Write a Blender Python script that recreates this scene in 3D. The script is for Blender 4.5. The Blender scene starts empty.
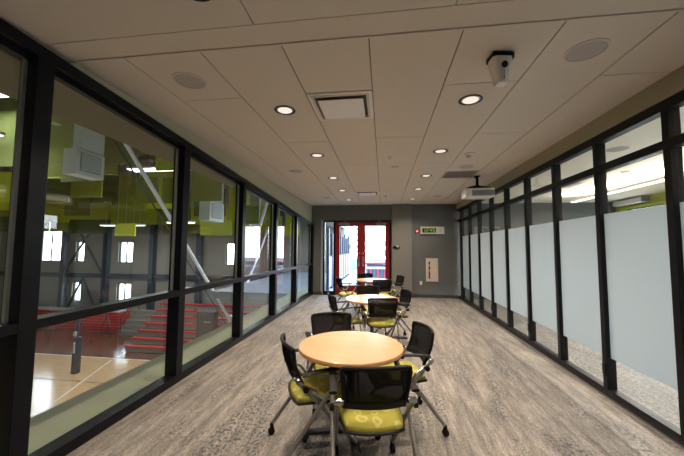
import bpy, bmesh, math, random
from mathutils import Vector, Matrix, Euler
random.seed(7)
PI = math.pi
scn = bpy.context.scene
COL = scn.collection

# ------------------------------------------------------------------ materials
def new_mat(name):
    m = bpy.data.materials.new(name); m.use_nodes = True
    nt = m.node_tree; nt.nodes.clear()
    out = nt.nodes.new('ShaderNodeOutputMaterial')
    return m, nt, out

def N(nt, t, **kw):
    n = nt.nodes.new(t)
    for k, v in kw.items():
        if k in n.inputs.keys(): n.inputs[k].default_value = v
        else: setattr(n, k, v)
    return n

def c4(c): return (c[0], c[1], c[2], 1.0)

def pmat(name, col, rough=.6, metal=0.0, var=.06, scale=8.0, bump=0.0, bscale=60.0, spec=.5, stretch=(1, 1, 1)):
    """painted / plastic / metal surface with a faint procedural variation"""
    m, nt, out = new_mat(name)
    b = N(nt, 'ShaderNodeBsdfPrincipled')
    b.inputs['Roughness'].default_value = rough
    b.inputs['Metallic'].default_value = metal
    b.inputs['Specular IOR Level'].default_value = spec
    tc = N(nt, 'ShaderNodeTexCoord'); mp = N(nt, 'ShaderNodeMapping')
    mp.inputs['Scale'].default_value = stretch
    nt.links.new(tc.outputs['Object'], mp.inputs['Vector'])
    no = N(nt, 'ShaderNodeTexNoise'); no.inputs['Scale'].default_value = scale; no.inputs['Detail'].default_value = 4
    nt.links.new(mp.outputs[0], no.inputs['Vector'])
    cr = N(nt, 'ShaderNodeMix', data_type='RGBA')
    cr.inputs[6].default_value = c4([max(0, x * (1 - var)) for x in col])
    cr.inputs[7].default_value = c4([min(1, x * (1 + var)) for x in col])
    nt.links.new(no.outputs['Fac'], cr.inputs[0])
    nt.links.new(cr.outputs[2], b.inputs['Base Color'])
    if bump:
        n2 = N(nt, 'ShaderNodeTexNoise'); n2.inputs['Scale'].default_value = bscale
        nt.links.new(mp.outputs[0], n2.inputs['Vector'])
        bp = N(nt, 'ShaderNodeBump'); bp.inputs['Strength'].default_value = bump; bp.inputs['Distance'].default_value = .01
        nt.links.new(n2.outputs['Fac'], bp.inputs['Height']); nt.links.new(bp.outputs[0], b.inputs['Normal'])
    nt.links.new(b.outputs[0], out.inputs['Surface'])
    return m

def emat(name, col, strength):
    m, nt, out = new_mat(name)
    e = N(nt, 'ShaderNodeEmission'); e.inputs['Color'].default_value = c4(col); e.inputs['Strength'].default_value = strength
    nt.links.new(e.outputs[0], out.inputs['Surface'])
    return m

def glass_mat(name, tint=(.93, .96, .95), r0=.04):
    """thin clear pane: transparent, with an angle-dependent mirror reflection (Schlick)"""
    m, nt, out = new_mat(name)
    t = N(nt, 'ShaderNodeBsdfTransparent'); t.inputs['Color'].default_value = c4(tint)
    g = N(nt, 'ShaderNodeBsdfGlossy'); g.inputs['Roughness'].default_value = 0.0
    ge = N(nt, 'ShaderNodeNewGeometry')
    dp = N(nt, 'ShaderNodeVectorMath', operation='DOT_PRODUCT')
    nt.links.new(ge.outputs['Incoming'], dp.inputs[0]); nt.links.new(ge.outputs['Normal'], dp.inputs[1])
    ab = N(nt, 'ShaderNodeMath', operation='ABSOLUTE'); nt.links.new(dp.outputs['Value'], ab.inputs[0])
    su = N(nt, 'ShaderNodeMath', operation='SUBTRACT'); su.inputs[0].default_value = 1; nt.links.new(ab.outputs[0], su.inputs[1])
    pw = N(nt, 'ShaderNodeMath', operation='POWER'); pw.inputs[1].default_value = 5; nt.links.new(su.outputs[0], pw.inputs[0])
    ma = N(nt, 'ShaderNodeMath', operation='MULTIPLY_ADD'); ma.inputs[1].default_value = 1 - r0; ma.inputs[2].default_value = r0
    nt.links.new(pw.outputs[0], ma.inputs[0])
    mx = N(nt, 'ShaderNodeMixShader')
    nt.links.new(ma.outputs[0], mx.inputs[0]); nt.links.new(t.outputs[0], mx.inputs[1]); nt.links.new(g.outputs[0], mx.inputs[2])
    nt.links.new(mx.outputs[0], out.inputs['Surface'])
    return m

def frost_mat():
    m, nt, out = new_mat('frosted_film')
    tr = N(nt, 'ShaderNodeBsdfTranslucent'); tr.inputs['Color'].default_value = (.50, .54, .56, 1)
    di = N(nt, 'ShaderNodeBsdfDiffuse'); di.inputs['Color'].default_value = (.50, .54, .55, 1)
    gl = N(nt, 'ShaderNodeBsdfGlossy'); gl.inputs['Roughness'].default_value = .25; gl.inputs['Color'].default_value = (.8, .85, .85, 1)
    a = N(nt, 'ShaderNodeMixShader'); a.inputs[0].default_value = .28
    b = N(nt, 'ShaderNodeMixShader'); b.inputs[0].default_value = .04
    nt.links.new(tr.outputs[0], a.inputs[1]); nt.links.new(di.outputs[0], a.inputs[2])
    nt.links.new(a.outputs[0], b.inputs[1]); nt.links.new(gl.outputs[0], b.inputs[2])
    nt.links.new(b.outputs[0], out.inputs['Surface'])
    return m

def carpet_mat(name, speck_all=False):
    m, nt, out = new_mat(name)
    b = N(nt, 'ShaderNodeBsdfPrincipled'); b.inputs['Roughness'].default_value = .6; b.inputs['Specular IOR Level'].default_value = .5
    tc = N(nt, 'ShaderNodeTexCoord')
    def noise(sc, stretch, detail=5, off=(0, 0, 0), rough=.6):
        mp = N(nt, 'ShaderNodeMapping'); mp.inputs['Scale'].default_value = stretch; mp.inputs['Location'].default_value = off
        nt.links.new(tc.outputs['Object'], mp.inputs['Vector'])
        n = N(nt, 'ShaderNodeTexNoise'); n.inputs['Scale'].default_value = sc; n.inputs['Detail'].default_value = detail
        n.inputs['Roughness'].default_value = rough
        nt.links.new(mp.outputs[0], n.inputs['Vector']); return n
    def ramp(n, stops):
        r = N(nt, 'ShaderNodeValToRGB'); e = r.color_ramp.elements
        e[0].position, e[0].color = stops[0][0], c4(stops[0][1]); e[1].position, e[1].color = stops[-1][0], c4(stops[-1][1])
        for p_, c_ in stops[1:-1]:
            q = e.new(p_); q.color = c4(c_)
        nt.links.new(n.outputs['Fac'], r.inputs[0]); return r
    n1 = noise(3.2, (5, .55, 1), 6)
    r1 = ramp(n1, [(.30, (.115, .105, .098)), (.47, (.195, .178, .160)), (.66, (.30, .272, .238))])
    n2 = noise(20, (3.0, .40, 1), 6, (3, 1, 0), .8)
    r2 = ramp(n2, [(.36, (.55, .53, .52)), (.58, (1.18, 1.17, 1.15))])
    mu = N(nt, 'ShaderNodeMix', data_type='RGBA', blend_type='MULTIPLY'); mu.inputs[0].default_value = .9
    nt.links.new(r1.outputs[0], mu.inputs[6]); nt.links.new(r2.outputs[0], mu.inputs[7])
    # loop pile: little light flecks
    n3 = noise(85, (1, .7, 1), 2)
    r3 = ramp(n3, [(.38, (.66, .66, .66)), (.62, (1.28, 1.28, 1.28))])
    mu2 = N(nt, 'ShaderNodeMix', data_type='RGBA', blend_type='MULTIPLY'); mu2.inputs[0].default_value = .8
    nt.links.new(mu.outputs[2], mu2.inputs[6]); nt.links.new(r3.outputs[0], mu2.inputs[7])
    # clusters of black flecks
    n4 = noise(1.15, (2.2, .5, 1), 3, (1.3, 7.2, 0)); r4 = ramp(n4, [(.49 if not speck_all else .1, (0, 0, 0)), (.58 if not speck_all else .2, (1, 1, 1))])
    n5 = noise(46, (1, .62, 1), 2, (9, 4, 0)); r5 = ramp(n5, [(.525, (0, 0, 0)), (.55, (1, 1, 1))])
    m3 = N(nt, 'ShaderNodeMath', operation='MULTIPLY'); nt.links.new(r4.outputs[0], m3.inputs[0]); nt.links.new(r5.outputs[0], m3.inputs[1])
    m4 = N(nt, 'ShaderNodeMath', operation='MULTIPLY'); m4.inputs[1].default_value = .9; nt.links.new(m3.outputs[0], m4.inputs[0])
    mx = N(nt, 'ShaderNodeMix', data_type='RGBA'); mx.inputs[7].default_value = (.035, .036, .042, 1)
    nt.links.new(m4.outputs[0], mx.inputs[0]); nt.links.new(mu2.outputs[2], mx.inputs[6])
    nt.links.new(mx.outputs[2], b.inputs['Base Color'])
    bp = N(nt, 'ShaderNodeBump'); bp.inputs['Strength'].default_value = .5; bp.inputs['Distance'].default_value = .004
    nt.links.new(n3.outputs['Fac'], bp.inputs['Height']); nt.links.new(bp.outputs[0], b.inputs['Normal'])
    nt.links.new(b.outputs[0], out.inputs['Surface'])
    return m

def wood_mat(name, c1, c2, rough=.3, scale=3.0, stretch=(1, 12, 1), planks=False):
    m, nt, out = new_mat(name)
    b = N(nt, 'ShaderNodeBsdfPrincipled'); b.inputs['Roughness'].default_value = rough
    tc = N(nt, 'ShaderNodeTexCoord'); mp = N(nt, 'ShaderNodeMapping'); mp.inputs['Scale'].default_value = stretch
    nt.links.new(tc.outputs['Object'], mp.inputs['Vector'])
    no = N(nt, 'ShaderNodeTexNoise'); no.inputs['Scale'].default_value = scale; no.inputs['Detail'].default_value = 6
    nt.links.new(mp.outputs[0], no.inputs['Vector'])
    r = N(nt, 'ShaderNodeValToRGB'); r.color_ramp.elements[0].position = .3; r.color_ramp.elements[1].position = .7
    r.color_ramp.elements[0].color = c4(c1); r.color_ramp.elements[1].color = c4(c2)
    nt.links.new(no.outputs['Fac'], r.inputs[0])
    nt.links.new(r.outputs[0], b.inputs['Base Color'])
    nt.links.new(b.outputs[0], out.inputs['Surface'])
    return m

def seat_fabric():
    m, nt, out = new_mat('seat_fabric')
    b = N(nt, 'ShaderNodeBsdfPrincipled'); b.inputs['Roughness'].default_value = .8; b.inputs['Specular IOR Level'].default_value = .25
    tc = N(nt, 'ShaderNodeTexCoord')
    mp = N(nt, 'ShaderNodeMapping'); mp.inputs['Scale'].default_value = (1, 1, .05)
    nt.links.new(tc.outputs['Object'], mp.inputs['Vector'])
    nz = N(nt, 'ShaderNodeTexNoise'); nz.inputs['Scale'].default_value = 12
    nt.links.new(mp.outputs[0], nz.inputs['Vector'])
    ad = N(nt, 'ShaderNodeMix', data_type='RGBA', blend_type='LINEAR_LIGHT'); ad.inputs[0].default_value = .035
    nt.links.new(mp.outputs[0], ad.inputs[6]); nt.links.new(nz.outputs['Color'], ad.inputs[7])
    v = N(nt, 'ShaderNodeTexVoronoi'); v.inputs['Scale'].default_value = 9.5; v.inputs['Randomness'].default_value = .55
    nt.links.new(ad.outputs[2], v.inputs['Vector'])
    r = N(nt, 'ShaderNodeValToRGB'); e = r.color_ramp.elements
    e[0].position = 0; e[0].color = (.10, .10, .10, 1)
    e[1].position = .38; e[1].color = (0, 0, 0, 1)
    for p_, c_ in ((.14, .1), (.20, .75), (.28, .75), (.33, 0)):
        q = e.new(p_); q.color = (c_, c_, c_, 1)
    nt.links.new(v.outputs['Distance'], r.inputs[0])
    mx = N(nt, 'ShaderNodeMix', data_type='RGBA')
    mx.inputs[6].default_value = (.36, .33, .055, 1); mx.inputs[7].default_value = (.55, .51, .17, 1)
    nt.links.new(r.outputs[0], mx.inputs[0]); nt.links.new(mx.outputs[2], b.inputs['Base Color'])
    w = N(nt, 'ShaderNodeTexNoise'); w.inputs['Scale'].default_value = 350
    nt.links.new(tc.outputs['Object'], w.inputs['Vector'])
    bp = N(nt, 'ShaderNodeBump'); bp.inputs['Strength'].default_value = .25; bp.inputs['Distance'].default_value = .002
    nt.links.new(w.outputs['Fac'], bp.inputs['Height']); nt.links.new(bp.outputs[0], b.inputs['Normal'])
    nt.links.new(b.outputs[0], out.inputs['Surface'])
    return m

def mesh_fabric():
    """open black net of the chair backs: see-through weave"""
    m, nt, out = new_mat('net_fabric')
    d = N(nt, 'ShaderNodeBsdfDiffuse'); d.inputs['Color'].default_value = (.012, .0115, .012, 1)
    t = N(nt, 'ShaderNodeBsdfTransparent')
    tc = N(nt, 'ShaderNodeTexCoord'); v = N(nt, 'ShaderNodeTexNoise'); v.inputs['Scale'].default_value = 420
    nt.links.new(tc.outputs['Object'], v.inputs['Vector'])
    r = N(nt, 'ShaderNodeMapRange'); r.inputs['From Min'].default_value = .4; r.inputs['From Max'].default_value = .6
    r.inputs['To Min'].default_value = .72; r.inputs['To Max'].default_value = .94
    nt.links.new(v.outputs['Fac'], r.inputs['Value'])
    mx = N(nt, 'ShaderNodeMixShader'); nt.links.new(r.outputs[0], mx.inputs[0])
    nt.links.new(t.outputs[0], mx.inputs[1]); nt.links.new(d.outputs[0], mx.inputs[2])
    nt.links.new(mx.outputs[0], out.inputs['Surface'])
    return m

def outdoor_leaf(name, c1, c2):
    return wood_mat(name, c1, c2, rough=.6, scale=6, stretch=(1, 1, 1))

M = dict(
    frame=pmat('black_aluminium', (.004, .0045, .007), rough=.33, metal=.0, spec=.18, var=.1),
    frame_r=pmat('black_painted_frame', (.005, .005, .006), rough=.4, spec=.2, var=.1),
    tile=pmat('ceiling_tile', (.61, .555, .49), rough=.95, var=.02, scale=3, bump=.12, bscale=240, spec=.2),
    groove=pmat('ceiling_reveal', (.13, .11, .10), rough=.8),
    olive=pmat('olive_paint', (.34, .315, .21), rough=.85, var=.03),
    grey=pmat('dark_grey_paint', (.105, .108, .107), rough=.8, var=.04, bump=.05, bscale=200),
    grey2=pmat('grey_green_paint', (.155, .150, .135), rough=.8, var=.03),
    base=pmat('black_rubber_base', (.03, .03, .032), rough=.6),
    red=pmat('dark_red_paint', (.17, .006, .009), rough=.4, spec=.3, var=.05),
    jamb=pmat('anodised_jamb', (.34, .40, .46), rough=.35, metal=.5),
    steel=pmat('brushed_steel', (.62, .62, .61), rough=.28, metal=.9, var=.1, scale=40),
    tube=pmat('warm_grey_metal_paint', (.29, .27, .25), rough=.36, metal=.5, var=.05),
    chrome=pmat('cast_aluminium', (.55, .55, .56), rough=.25, metal=1.0, var=.05),
    black=pmat('black_plastic', (.005, .005, .006), rough=.55, var=.1, bump=.05, bscale=300, spec=.2),
    shell=pmat('black_seat_shell', (.016, .016, .017), rough=.5),
    white=pmat('white_plastic', (.74, .72, .69), rough=.45, var=.03),
    offwhite=pmat('off_white_enamel', (.56, .50, .46), rough=.5, var=.03),
    speaker=pmat('speaker_grille', (.40, .36, .35), rough=.75, var=.06, scale=60),
    louvre=pmat('brown_grey_louvre', (.24, .205, .185), rough=.6),
    dark=pmat('dark_void', (.008, .008, .008), rough=.8),
    table=wood_mat('maple_laminate', (.58, .335, .175), (.64, .38, .205), rough=.25, scale=1.6, stretch=(1, 6, 1)),
    edge=wood_mat('table_edge_band', (.50, .24, .10), (.60, .31, .14), rough=.4),
    foot=pmat('table_foot_metal', (.10, .10, .11), rough=.3, metal=.7),
    fabric=seat_fabric(), net=mesh_fabric(),
    carpet=carpet_mat('streaked_carpet'), carpet2=carpet_mat('flecked_carpet', True),
    glass=glass_mat('clear_glass', (.95, .97, .96)), glass_thin=glass_mat('clear_partition_glass', (.97, .985, .985), r0=.03),
    frost=frost_mat(),
    gwall=pmat('gym_block_wall', (.30, .285, .25), rough=.9, var=.05, bump=.2, bscale=30),
    gsteel=pmat('gym_blue_grey_steel', (.045, .06, .085), rough=.5),
    court=wood_mat('maple_court_floor', (.58, .36, .17), (.70, .47, .25), rough=.14, scale=2.2, stretch=(.4, 6, 1)),
    court2=wood_mat('stained_court_floor', (.13, .055, .035), (.19, .085, .055), rough=.18, scale=2, stretch=(.4, 6, 1)),
    line=pmat('court_line_paint', (.8, .78, .74), rough=.3),
    line2=pmat('court_line_dark', (.09, .05, .04), rough=.3),
    slab=pmat('pale_green_ledge', (.36, .385, .275), rough=.7, var=.05),
    soffit=pmat('taupe_soffit', (.245, .225, .165), rough=.9, var=.04),
    gred=pmat('red_bleacher_plastic', (.50, .028, .03), rough=.4),
    gtread=pmat('bleacher_tread', (.22, .21, .19), rough=.6),
    duct=pmat('white_duct_paint', (.62, .66, .60), rough=.5), grille=pmat('grey_grille', (.20, .21, .20), rough=.7),
    whitesteel=pmat('white_painted_steel', (.80, .82, .86), rough=.35),
    navy=pmat('navy_pad_vinyl', (.03, .035, .055), rough=.5),
    roofdeck=pmat('gym_roof_deck', (.22, .21, .15), rough=.9),
    case=pmat('dark_grey_case', (.07, .07, .075), rough=.5),
    concrete=pmat('terrace_concrete', (.30, .33, .37), rough=.85, var=.05, bump=.1),
    bpost=pmat('terrace_post_paint', (.04, .06, .10), rough=.5),
    bpanel=pmat('pale_blue_panel', (.30, .36, .46), rough=.5),
    bench=pmat('bench_red_paint', (.85, .10, .16), rough=.4),
    slat=pmat('bench_blue_grey_slat', (.16, .24, .34), rough=.5),
    gwin=pmat('bright_green_paint', (.42, .50, .05), rough=.7),
    rgreen=pmat('room_green_paint', (.34, .36, .09), rough=.8),
    rwhite=pmat('room_ceiling_tile', (.80, .72, .62), rough=.9, var=.02),
    bark=pmat('bark', (.10, .07, .05), rough=.9, bump=.5), leaf=outdoor_leaf('leaf', (.05, .11, .03), (.14, .26, .06)),
    trunk_leaf=outdoor_leaf('leaf_pale', (.22, .34, .18), (.40, .52, .28)),
    yellow=pmat('yellow_label', (.55, .60, .03), rough=.5), redp=pmat('red_enamel', (.50, .03, .03), rough=.35),
    digit=emat('green_led_digit', (.42, .90, .03), .55),
    exit_green=emat('green_exit_light', (.02, .9, .25), 1.5),
    lamp=emat('downlight_lens', (1.0, .86, .74), 1.15),
    led=emat('linear_led', (.92, .97, 1.0), 5.0),
    led2=emat('pendant_led', (1.0, .95, .88), 3.5),
    reflector=pmat('downlight_reflector', (.75, .73, .70), rough=.15, metal=.9),
    terr_wall=pmat('terrace_building', (.35, .38, .42), rough=.7),
    lid=pmat('cream_cabinet', (.52, .44, .38), rough=.5),
    alabel=pmat('door_closer_grey', (.20, .17, .16), rough=.4, metal=.5),
)
GREENS = [pmat('felt_lime', (.40, .46, .02), rough=.9), pmat('felt_olive', (.155, .165, .02), rough=.9),
          pmat('felt_moss', (.095, .115, .02), rough=.9), pmat('felt_leaf', (.22, .25, .02), rough=.9)]

# ------------------------------------------------------------------ mesh helpers
def bx(bm, x0, x1, y0, y1, z0, z1, rot=None, pivot=None):
    ps = [(x, y, z) for x in (x0, x1) for y in (y0, y1) for z in (z0, z1)]
    vs = [bm.verts.new(p) for p in ps]
    for f in ((0, 1, 3, 2), (4, 6, 7, 5), (0, 4, 5, 1), (2, 3, 7, 6), (0, 2, 6, 4), (1, 5, 7, 3)):
        bm.faces.new([vs[i] for i in f])
    if rot is not None:
        bmesh.ops.rotate(bm, verts=vs, cent=pivot or ((x0 + x1) / 2, (y0 + y1) / 2, (z0 + z1) / 2), matrix=rot)
    return vs

def tube(bm, pts, r, seg=10, r2=None, flat=None):
    pts = [Vector(p) for p in pts]; rings = []
    n = len(pts)
    up = None
    for i, p in enumerate(pts):
        if i == 0: d = pts[1] - p
        elif i == n - 1: d = p - pts[i - 1]
        else: d = (pts[i + 1] - p).normalized() + (p - pts[i - 1]).normalized()
        d.normalize()
        a = Vector((0, 0, 1)) if abs(d.z) < .9 else Vector((0, 1, 0))
        if up is not None:
            a = up
        s = d.cross(a)
        if s.length < 1e-4: s = d.cross(Vector((1, 0, 0)))
        s.normalize(); u = s.cross(d).normalized(); up = u
        rr = r if r2 is None else r + (r2 - r) * i / (n - 1)
        fl = flat or 1.0
        rings.append([bm.verts.new(p + s * rr * math.cos(t) + u * rr * fl * math.sin(t)) for t in [2 * PI * k / seg for k in range(seg)]])
    for i in range(n - 1):
        for k in range(seg):
            bm.faces.new((rings[i][k], rings[i][(k + 1) % seg], rings[i + 1][(k + 1) % seg], rings[i + 1][k]))
    bm.faces.new(rings[0][::-1]); bm.faces.new(rings[-1])

def lathe(bm, prof, c=(0, 0, 0), seg=32, axis='z'):
    """prof: list of (r, h). axis z"""
    rings = []
    for r, h in prof:
        ring = []
        for k in range(seg):
            t = 2 * PI * k / seg
            if axis == 'z': p = (c[0] + r * math.cos(t), c[1] + r * math.sin(t), c[2] + h)
            elif axis == 'y': p = (c[0] + r * math.cos(t), c[1] + h, c[2] + r * math.sin(t))
            else: p = (c[0] + h, c[1] + r * math.cos(t), c[2] + r * math.sin(t))
            ring.append(bm.verts.new(p))
        rings.append(ring)
    for i in range(len(rings) - 1):
        for k in range(seg):
            bm.faces.new((rings[i][k], rings[i][(k + 1) % seg], rings[i + 1][(k + 1) % seg], rings[i + 1][k]))
    bm.faces.new(rings[0][::-1]); bm.faces.new(rings[-1])

def grid_solid(bm, f, nu, nv, th):
    """thick surface from f(u,v)->(point, normal)"""
    A = [[f(i / nu, j / nv) for j in range(nv + 1)] for i in range(nu + 1)]
    T = [[bm.verts.new(a[0]) for a in row] for row in A]
    B = [[bm.verts.new(Vector(a[0]) - Vector(a[1]) * th) for a in row] for row in A]
    for i in range(nu):
        for j in range(nv):
            bm.faces.new((T[i][j], T[i + 1][j], T[i + 1][j + 1], T[i][j + 1]))
            bm.faces.new((B[i][j], B[i][j + 1], B[i + 1][j + 1], B[i + 1][j]))
    for i in range(nu):
        bm.faces.new((T[i][0], B[i][0], B[i + 1][0], T[i + 1][0])); bm.faces.new((T[i][nv], T[i + 1][nv], B[i + 1][nv], B[i][nv]))
    for j in range(nv):
        bm.faces.new((T[0][j], T[0][j + 1], B[0][j + 1], B[0][j])); bm.faces.new((T[nu][j], B[nu][j], B[nu][j + 1], T[nu][j + 1]))

def obj(name, fn, mat, parent=None, bevel=0, smooth=False, loc=None, seg=2):
    bm = bmesh.new(); fn(bm)
    bmesh.ops.recalc_face_normals(bm, faces=bm.faces)
    me = bpy.data.meshes.new(name); bm.to_mesh(me); bm.free()
    o = bpy.data.objects.new(name, me); COL.objects.link(o)
    me.materials.append(M[mat] if isinstance(mat, str) else mat)
    if bevel:
        b = o.modifiers.new('bevel', 'BEVEL'); b.width = bevel; b.segments = seg; b.limit_method = 'ANGLE'; b.angle_limit = math.radians(40)
    if smooth:
        for p in me.polygons: p.use_smooth = True
        try:
            me.set_sharp_from_angle(angle=math.radians(42))
        except Exception: pass
    if parent: o.parent = parent
    if loc: o.location = loc
    return o

def box(name, dims, mat, parent=None, bevel=0, **kw):
    return obj(name, lambda bm: bx(bm, *dims), mat, parent, bevel, **kw)

def tag(o, label=None, cat=None, group=None, kind=None):
    if label: o['label'] = label
    if cat: o['category'] = cat
    if group: o['group'] = group
    if kind: o['kind'] = kind
    return o

def empty(name, loc=(0, 0, 0), rz=0, label=None, cat=None, group=None, kind=None):
    o = bpy.data.objects.new(name, None); COL.objects.link(o)
    o.empty_display_size = .1
    o.location = loc; o.rotation_euler = (0, 0, rz)
    return tag(o, label, cat, group, kind)

def struct(o): o['kind'] = 'structure'; return o

def copy_tree(o, parent=None):
    c = o.copy(); COL.objects.link(c)
    if parent: c.parent = parent
    for ch in list(o.children): copy_tree(ch, c)
    return c

def arealight(name, loc, rot, sx, sy, power, col=(1, 1, 1), shape='RECTANGLE', spread=None, parent=None):
    l = bpy.data.lights.new(name, 'AREA'); l.shape = shape; l.size = sx
    if shape in ('RECTANGLE', 'ELLIPSE'): l.size_y = sy
    l.energy = power; l.color = col
    if spread: l.spread = spread
    o = bpy.data.objects.new(name, l); COL.objects.link(o); o.location = loc; o.rotation_euler = rot
    if parent: o.parent = parent
    return o

# ------------------------------------------------------------------ dimensions
XL, XR, YF, YB, ZC = -2.29, 2.29, 9.92, -2.6, 2.93
GXL, GXR = -2.38, 2.335           # glass planes
XWL, XWR = -2.36, 2.27            # olive wall faces above the glazing
def head(y): return min(2.93, 2.85 - .068 * (y - 2.08))   # the raked head of the gym glazing

# ------------------------------------------------------------------ floor, ceiling, walls
struct(box('floor', (-2.42, 2.335, YB, YF + .12, -.16, 0), 'carpet'))
struct(box('floor_conference', (2.335, 6.80, YB, YF + .12, -.16, 0), 'carpet2'))

def ceil_tiles(bm):
    g = .009
    xs = [-2.40] + [-0.095 + (i - 3) * .61 for i in range(7)] + [2.30]
    # (start, step) of the cross joints of each run of tiles; runs are staggered
    st = [1.44, 2.65, 1.46, 2.65, 1.46, 2.65, 1.44, 2.66]
    for i in range(8):
        cuts = [1.935]
        if i == 4: cuts += [3.87, 5.09, 7.52]
        elif i == 3: cuts += [2.65, 3.25, 5.1, 7.5, 8.1]
        elif i == 6: cuts += [3.87, 5.70, 6.25, 8.7]
        else:
            y = st[i]
            while y < YF - .15:
                if y > 2.1: cuts.append(y)
                y += 2.44
        cuts = sorted(cuts) + [YF + .02]
        for a, b in zip(cuts[:-1], cuts[1:]):
            if i == 3 and (abs(a - 2.65) < .01 or abs(a - 7.5) < .01): continue    # vents sit here
            bx(bm, xs[i] + g / 2, xs[i + 1] - g / 2, a + g / 2, b - g / 2, ZC, ZC + .02)
c = obj('ceiling', ceil_tiles, 'tile'); struct(c)
cb = box('ceiling_backing', (-2.42, 2.34, YB, YF + .1, ZC + .012, ZC + .10), 'groove', parent=c)
# nearer, very slightly lower ceiling field with its border strip
def near_tiles(bm):
    g = .006
    bx(bm, -2.40, 2.30, 1.735 + g, 1.93, ZC - .018, ZC + .02)
    for i, (a, b) in enumerate([(-2.40, -.80), (-.80, .415), (.415, 2.30)]):
        bx(bm, a + g / 2, b - g / 2, YB, 1.735, ZC - .018, ZC + .02)
n = obj('ceiling_border', near_tiles, 'tile', parent=c)
struct(box('trim_1', (-2.40, 2.30, 1.925, 1.940, ZC - .026, ZC + .01), 'offwhite'))
# short cut in the border strip on the left
# far wall with opening for the doors
DX0, DX1, DZ = -1.97, .24, 2.43
def farwall(bm):
    bx(bm, -2.45, DX0, YF, YF + .18, 0, ZC + .1)
    bx(bm, DX0, DX1, YF, YF + .18, DZ, ZC + .1)
    bx(bm, DX1, 6.9, YF, YF + .18, 0, ZC + .1)
struct(obj('wall_far', farwall, 'grey'))
struct(box('wall_pier', (DX1 + .03, .88, YF - .10, YF - .001, 0, ZC - .001), 'grey2'))
struct(obj('baseboard_far', lambda bm: (bx(bm, -2.28, DX0 - .02, YF - .02, YF, 0, .10), bx(bm, .88, 2.25, YF - .02, YF, 0, .10)), 'base'))
struct(box('baseboard_pier', (DX1 + .03, .90, YF - .12, YF - .10, 0, .10), 'base'))
struct(box('wall_back', (-2.45, 6.9, YB - .1, YB, 0, ZC + .1), 'grey2'))

# left wall: olive band above the raked head
def leftband(bm):
    ys = [1.0 + (YF - 1.0) * i / 20 for i in range(21)]
    top = ZC + .05
    vs = []
    for y in ys:
        vs.append([bm.verts.new((x, y, z)) for x in (XWL, XWL - .08) for z in (head(y) - .01, top)])
    for a, b in zip(vs[:-1], vs[1:]):
        bm.faces.new((a[0], a[1], b[1], b[0])); bm.faces.new((a[2], b[2], b[3], a[3]))
        bm.faces.new((a[0], b[0], b[2], a[2])); bm.faces.new((a[1], a[3], b[3], b[1]))
struct(obj('wall_left', leftband, 'olive'))
struct(box('wall_right', (XWR, XWR + .10, YB, YF, 2.755, ZC + .05), 'olive'))

# ------------------------------------------------------------------ gym side glazing (left)
mull = [-1.34, .22, 1.79, 3.335, 4.86, 6.46, 8.04]     # far edges
MW = .11
for k, y in enumerate(mull):
    pass
def gym_frame(bm):
    for y in mull:
        bx(bm, XL - .14, XL, y - MW, y, 0, head(y) - .001)
    bx(bm, XL - .14, XL, YF - .10, YF, 0, head(YF))
wf = obj('window_1', gym_frame, 'frame', bevel=.004); struct(wf)
def sill(bm): bx(bm, XL - .14, XL + .001, YB, YF - .001, 0, .085)
obj('window_sill', sill, 'frame', wf, bevel=.004)
def headrail(bm):
    a = [(XL + .001, 0), (XL - .14, 0), (XL - .14, .08), (XL + .001, .08)]
    ys = [YB, 0.9, YF]
    rings = []
    for y in ys:
        t = head(y)
        rings.append([bm.verts.new((x, y, t - .08 + z)) for x, z in a])
    for r, s in zip(rings[:-1], rings[1:]):
        for i in range(4): bm.faces.new((r[i], r[(i + 1) % 4], s[(i + 1) % 4], s[i]))
    bm.faces.new(rings[0][::-1]); bm.faces.new(rings[-1])
obj('window_head', headrail, 'frame', wf)
def stops(bm):      # glazing beads under the head
    ys = [YB, .9, YF]
    rings = []
    for y in ys:
        t = head(y) - .115
        rings.append([bm.verts.new((GXL + x, y, t + z)) for x, z in ((.025, 0), (-.025, 0), (-.025, .04), (.025, .04))])
    for r, s in zip(rings[:-1], rings[1:]):
        for i in range(4): bm.faces.new((r[i], r[(i + 1) % 4], s[(i + 1) % 4], s[i]))
    bm.faces.new(rings[0][::-1]); bm.faces.new(rings[-1])
obj('glazing_bead', stops, 'frame', wf)
edges = [YB] + mull + [YF - .10]
for k in range(len(edges) - 1):
    a = edges[k] if k == 0 else edges[k]
    b = edges[k + 1] - (MW if k < len(edges) - 2 else 0)
    if b - a < .1: continue
    box('transom', (XL - .13, XL - .002, a, b, .965, 1.03), 'frame', wf, bevel=.004)
    # pale steel strip standing in for the highlight along each mullion edge
    box('edge_highlight', (GXL - .012, GXL + .012, b - .02, b, 1.03, head(b) - .08), 'steel', wf)
    box('lower_pane', (GXL - .003, GXL + .003, a, b - .021, .086, .964), 'glass', wf)
    def up(bm, a=a, b=b):
        zs = [head(a) - .10, head(b) - .10]
        v = [bm.verts.new(p) for p in ((GXL + .003, a, 1.031), (GXL + .003, b - .021, 1.031), (GXL + .003, b - .021, zs[1]), (GXL + .003, a, zs[0]),
                                       (GXL - .003, a, 1.031), (GXL - .003, b - .021, 1.031), (GXL - .003, b - .021, zs[1]), (GXL - .003, a, zs[0]))]
        for f in ((0, 1, 2, 3), (7, 6, 5, 4), (0, 4, 5, 1), (1, 5, 6, 2), (2, 6, 7, 3), (3, 7, 4, 0)): bm.faces.new([v[i] for i in f])
    obj('upper_pane', up, 'glass', wf)

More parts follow.
